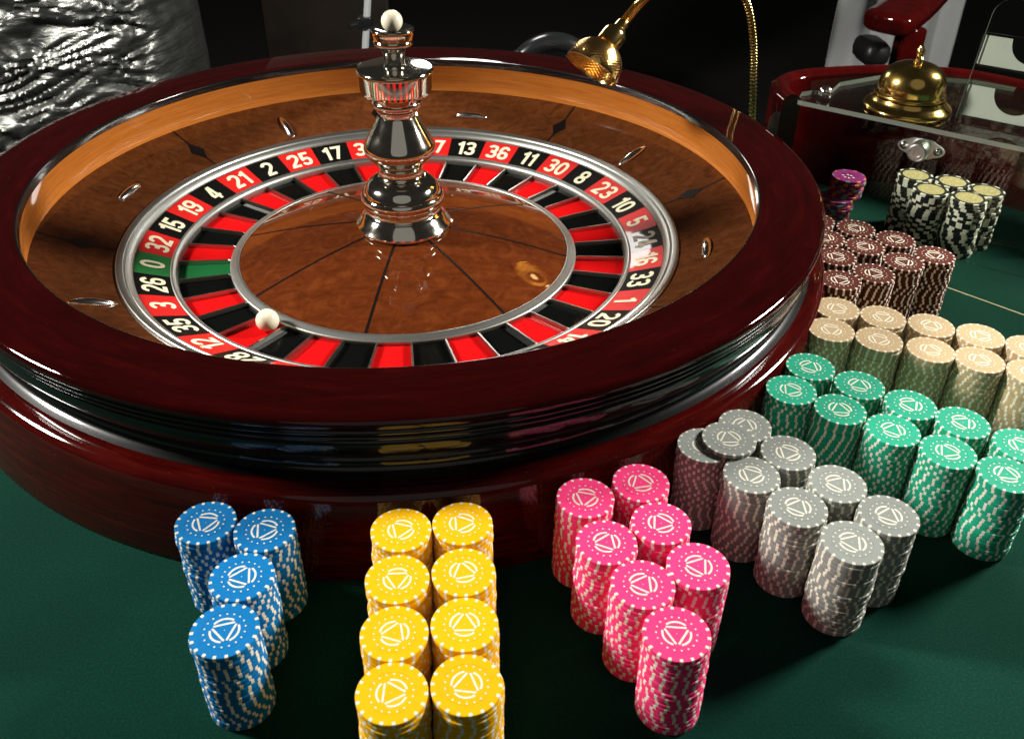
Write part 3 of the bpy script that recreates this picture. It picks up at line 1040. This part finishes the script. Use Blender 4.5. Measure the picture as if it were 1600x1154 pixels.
for yb, yt in ((0.004, 0.036), (0.058, 0.088)):
    hold(notched(0.002, yb, 0.148, yt, 0.052, 0.0235), 0.0006, 0.0020, 'white_card', 'paper')
    hold([(0.0, yb - 0.003), (0.150, yb - 0.003), (0.150, yt + 0.002), (0.0, yt + 0.002)][:4], 0.0050, 0.0070, 'pocket_front', 'acrylic')

# ================================================================== gooseneck lamp over the wheel
LP = thing('gooseneck_lamp', (0.474, 0.327, 0), 'dimly lit brass gooseneck lamp with dimpled reflector leaning over the wheel', 'lamp')
TL = Matrix.Translation((-0.474, -0.327, 0))
npth = [(0.474, 0.327, 0.010), (0.4705, 0.3237, 0.042), (0.4590, 0.3140, 0.108), (0.4474, 0.3041, 0.161), (0.4233, 0.2838, 0.2143), (0.385, 0.252, 0.252), (0.345, 0.218, 0.2685), (0.305, 0.184, 0.265), (0.2661, 0.1514, 0.2468), (0.2505, 0.1383, 0.2352), (0.2410, 0.1305, 0.2262)]
sp_ = spline(npth, 60)
nk = tube(sp_, lambda t: 0.0046 + 0.0008 * math.sin(t * 2 * PI * 120), 14)
nk.transform(TL)
link('gooseneck', nk, 'gold', LP, 60)
bs = lathe([(0.0, 0.0004), (0.026, 0.0004), (0.026, 0.004), (0.022, 0.007), (0.010, 0.012), (0.0075, 0.020), (0.0, 0.021)], 40)
link('lamp_base', bs, 'gold', LP, 40)
S0 = Vector((0.2410, 0.1305, 0.2262)); S1 = Vector((0.2060, 0.1010, 0.1935))
ax = (S1 - S0).normalized()
qm = ax.to_track_quat('Z', 'Y').to_matrix().to_4x4()
Lsock = (S1 - S0).length
sk = lathe([(0.0, -0.004), (0.0062, -0.003), (0.0070, 0.0), (0.0070, 0.006), (0.0125, 0.012), (0.0135, 0.016), (0.0135, 0.030), (0.012, 0.031), (0.0, 0.031)], 32)
mm_ = Matrix.Translation(S0) @ qm
sk.transform(mm_); sk.transform(TL)
link('lamp_socket', sk, 'gold', LP, 35)
# dimpled reflector bowl
axd = Vector((-0.55, -0.42, -0.72)).normalized()
qd = axd.to_track_quat('Z', 'Y').to_matrix().to_4x4()
D0 = S0 + ax * 0.029
vs, fs = [], []
NA, NR = 192, 48
for j in range(NR + 1):
    t = j / NR
    r = 0.009 + 0.0215 * math.sin(t * PI / 2) ** 0.80
    z = 0.0290 * t ** 1.45
    for i in range(NA):
        a = 2 * PI * i / NA
        d = 0.00045 * math.cos(a * 32) * math.cos(j * PI / 2) if 2 < j < NR - 2 else 0
        vs.append(((r + d) * math.cos(a), (r + d) * math.sin(a), z))
for j in range(NR):
    for i in range(NA):
        i2 = (i + 1) % NA
        fs.append((j * NA + i, j * NA + i2, (j + 1) * NA + i2, (j + 1) * NA + i))
rf = mesh(vs, fs)
M['reflector'] = plain('amber_reflector', (0.78, 0.46, 0.15), 0.2, metal=1.0)
md = Matrix.Translation(D0) @ qd
rf.transform(md); rf.transform(TL)
ro = link('reflector', rf, 'reflector', LP, 60)
rg = lathe([(0.0300, 0.0288), (0.0315, 0.0288), (0.0315, 0.0312), (0.0298, 0.0312), (0.0292, 0.0288)], 48, close_profile=True)
rg.transform(md); rg.transform(TL)
link('reflector_rim', rg, 'gold', LP, 40)
gs = lathe([(0.0, 0.0294), (0.0290, 0.0292), (0.0290, 0.0302), (0.0, 0.0306)], 40)
gs.transform(md); gs.transform(TL)
link('front_glass', gs, 'acrylic', LP, 40)
M['bulb'], nt, b = new_mat('glowing_bulb')
setp(b, color=(1.0, 0.75, 0.45), rough=0.4)
b.inputs['Emission Color'].default_value = (1.0, 0.62, 0.25, 1)
b.inputs['Emission Strength'].default_value = 14.0
bu = lathe([(0.0, 0.004), (0.0045, 0.004), (0.0045, 0.014), (0.003, 0.018), (0.0, 0.019)], 16)
bu.transform(md); bu.transform(TL)
link('bulb', bu, 'bulb', LP, 60)

# ================================================================== things behind the table
# crumpled shiny black sheet wrapped over a panel
NX, NZ = 300, 200
vs, fs = [], []
for j in range(NZ + 1):
    for i in range(NX + 1):
        u_, v_ = i / NX, j / NZ
        x = -1.66 + 1.15 * u_
        z = -0.60 + 0.95 * v_
        edge = max(0.0, (u_ - 0.93) / 0.07)
        p = Vector((x, 0, z))
        d = 0.0
        q = Vector((x * 7.5 + 0.6 * z, 2.1, z * 21.0 - 3.2 * x))
        q += Vector((noise.noise(q * 0.7), 0, noise.noise(q * 0.7 + Vector((9, 3, 1))))) * 1.3
        d += 0.010 * (1 - abs(noise.noise(q * 0.8)) * 2.2)
        d += 0.009 * (1 - abs(noise.noise(q * 1.9 + Vector((4, 4, 4)))) * 2.0)
        d += 0.006 * (1 - abs(noise.noise(q * 3.7)) * 2) + 0.0025 * noise.noise(q * 7.1)
        y = 0.95 - d + 0.16 * edge * edge + 0.05 * (v_ - 0.5)
        vs.append((x + 0.05 * math.sin(v_ * 3.0) * u_ + 0.012 * noise.noise(Vector((0, 0, z * 9))), y, z))
n0 = len(vs)
for j in range(NZ):
    for i in range(NX):
        a = j * (NX + 1) + i
        fs.append((a, a + 1, a + NX + 2, a + NX + 1))
# back and sides so it has thickness
bord = [j * (NX + 1) + NX for j in range(NZ + 1)] + [NZ * (NX + 1) + i for i in range(NX - 1, -1, -1)] + [j * (NX + 1) for j in range(NZ - 1, -1, -1)] + [i for i in range(1, NX)]
bk = []
for b_ in bord:
    bk.append(len(vs)); vs.append((vs[b_][0], 1.16, vs[b_][2]))
for k in range(len(bord)):
    k2 = (k + 1) % len(bord)
    fs.append((bord[k], bk[k], bk[k2], bord[k2]))
fs.append(tuple(bk))
fo = link('plastic_wrapped_panel', mesh(vs, fs), 'foil', None, 70)
tag(fo, 'upright panel wrapped in crumpled shiny black film behind the wheel', 'wrapped panel')

# dim brown panel far behind the wheel
pn = join_meshes([box_mesh(0.34, 0.05, 1.55, (-0.27, 1.75, -0.072), 0.004)])
po_ = link('wooden_panel', pn, 'dark_wood', None, 40)
tag(po_, 'dark brown wooden panel standing in the shade behind the wheel', 'panel')

# slim metal stand
SD = thing('light_stand', (-0.20, 1.2, -0.85), 'slim grey metal stand pole with clamp behind the spindle', 'stand')
TS = Matrix.Translation((0.20, -1.2, 0.85))
pole = tube([(-0.20, 1.2, -0.85), (-0.127, 1.2, -0.11), (-0.105, 1.2, 0.06), (-0.06, 1.2, 0.5)], 0.0075, 14)
pole.transform(TS); link('pole', pole, 'stand_grey', SD, 60)
pole2 = tube([(-0.125, 1.2, -0.09), (-0.06, 1.2, 0.505)], 0.0095, 14)
cl = join_meshes([box_mesh(0.030, 0.03, 0.024, (-0.122, 1.2, -0.045), 0.004), tube([(-0.122, 1.2, -0.045), (-0.155, 1.185, -0.050)], 0.006, 12)])
cl.transform(TS); link('clamp', cl, 'rubber', SD, 40)
ft = []
for k in range(3):
    a = 2 * PI * k / 3 + 0.4
    ft.append(tube([(-0.19, 1.2, -0.70), (-0.20 + 0.3 * math.cos(a), 1.2 + 0.3 * math.sin(a), -0.842)], 0.008, 10))
for q in ft:
    q.transform(TS); link('leg', q, 'chrome', SD, 60)

# black curved tube standing behind the rim
HA = thing('black_chair_arm', (0.20, 0.66, -0.85), 'shiny black curved tubular chair arm just behind the wheel rim', 'chair arm')
TH = Matrix.Translation((-0.20, -0.66, 0.85))
arc = spline([(0.166, 0.66, -0.85), (0.166, 0.66, -0.30), (0.167, 0.66, -0.01), (0.182, 0.66, 0.034), (0.220, 0.66, 0.056), (0.262, 0.66, 0.048), (0.292, 0.66, 0.012), (0.305, 0.66, -0.06), (0.306, 0.66, -0.30), (0.306, 0.66, -0.85)], 10)
at = tube(arc, 0.0185, 18); at.transform(TH); link('arm_tube', at, 'rubber', HA, 60)
br = join_meshes([box_mesh(0.075, 0.010, 0.006, (0.238, 0.655, 0.006), 0.001), box_mesh(0.030, 0.012, 0.010, (0.232, 0.650, 0.018), 0.002)])  # chrome bars standing in for reflections in the rim, no real bracket
br.transform(TH); link('rim_reflection_bars', br, 'chrome', HA, 40)

# red wooden armchair
CH = thing('armchair', (1.15, 1.25, -0.85), 'glossy red wooden armchair arm beyond the corner rail', 'chair')
TC = Matrix.Translation((-1.15, -1.25, 0.85))
arm_path = spline([(0.985, 1.065, -0.026), (1.020, 1.095, -0.022), (1.095, 1.170, -0.008), (1.180, 1.270, 0.012), (1.260, 1.400, 0.040), (1.300, 1.560, 0.050)], 16)
vs, fs = [], []
ns = 20
for i, p in enumerate(arm_path):
    t = i / (len(arm_path) - 1)
    q0, q1 = Vector(arm_path[max(i - 1, 0)]), Vector(arm_path[min(i + 1, len(arm_path) - 1)])
    td = (q1 - q0).normalized(); sd = Vector((td.y, -td.x, 0)).normalized(); ud = sd.cross(td)
    tip = math.sqrt(max(0.02, 1 - (1 - min(1.0, t / 0.16)) ** 2)); wd = 0.060 * tip * (1 - 0.25 * t); hg = 0.024 * (0.35 + 0.65 * tip)
    for k in range(ns):
        a = 2 * PI * k / ns
        cx_, sz_ = math.cos(a), math.sin(a)
        cx_ = math.copysign(abs(cx_) ** 0.55, cx_); sz_ = math.copysign(abs(sz_) ** 0.55, sz_)
        vs.append(Vector(p) + sd * cx_ * wd + ud * sz_ * hg)
for i in range(len(arm_path) - 1):
    for k in range(ns):
        k2 = (k + 1) % ns
        fs.append((i * ns + k, i * ns + k2, (i + 1) * ns + k2, (i + 1) * ns + k))
fs.append(tuple(reversed(range(ns)))); fs.append(tuple((len(arm_path) - 1) * ns + k for k in range(ns)))
am = mesh(vs, fs); am.transform(TC)
link('armrest', am, 'mahogany_rail', CH, 50)
po = box_mesh(0.055, 0.045, 0.80, (1.085, 1.13, -0.447), 0.010); po.transform(TC)
link('arm_post', po, 'mahogany_rail', CH, 40)
cu = box_mesh(0.36, 0.40, 0.12, (1.20, 1.38, -0.36), 0.035); cu.transform(TC)
link('seat_cushion', cu, 'leather', CH, 40)
cu2 = box_mesh(0.060, 0.10, 0.055, (1.012, 1.150, -0.105), 0.026); cu2.transform(TC)
link('arm_pad', cu2, 'leather', CH, 40)

# pale cloth hanging behind the chair arm
vs, fs = [], []
NX, NZ = 70, 40
for j in range(NZ + 1):
    for i in range(NX + 1):
        u_, v_ = i / NX, j / NZ
        x = 1.125 + 0.335 * u_
        z = -0.80 + 0.95 * v_
        y = 1.62 + 0.016 * math.sin(u_ * 22 + 1.2 * math.sin(v_ * 3)) + 0.010 * math.sin(u_ * 9 + v_ * 2) + 0.008 * noise.noise(Vector((x * 12, 0, z * 5)))
        vs.append((x, y, z))
nn_ = len(vs)
vs += [(x, y + 0.004, z) for x, y, z in vs]
w1 = NX + 1
for j in range(NZ):
    for i in range(NX):
        a = j * w1 + i
        fs.append((a, a + 1, a + w1 + 1, a + w1)); fs.append((nn_ + a, nn_ + a + w1, nn_ + a + w1 + 1, nn_ + a + 1))
for j in range(NZ):
    for i in (0, NX):
        a = j * w1 + i
        fs.append((a, a + w1, nn_ + a + w1, nn_ + a))
co = link('hanging_cloth', mesh(vs, fs), 'cloth', None, 60)
tag(co, 'pale grey cloth hanging in folds behind the red chair arm', 'cloth')
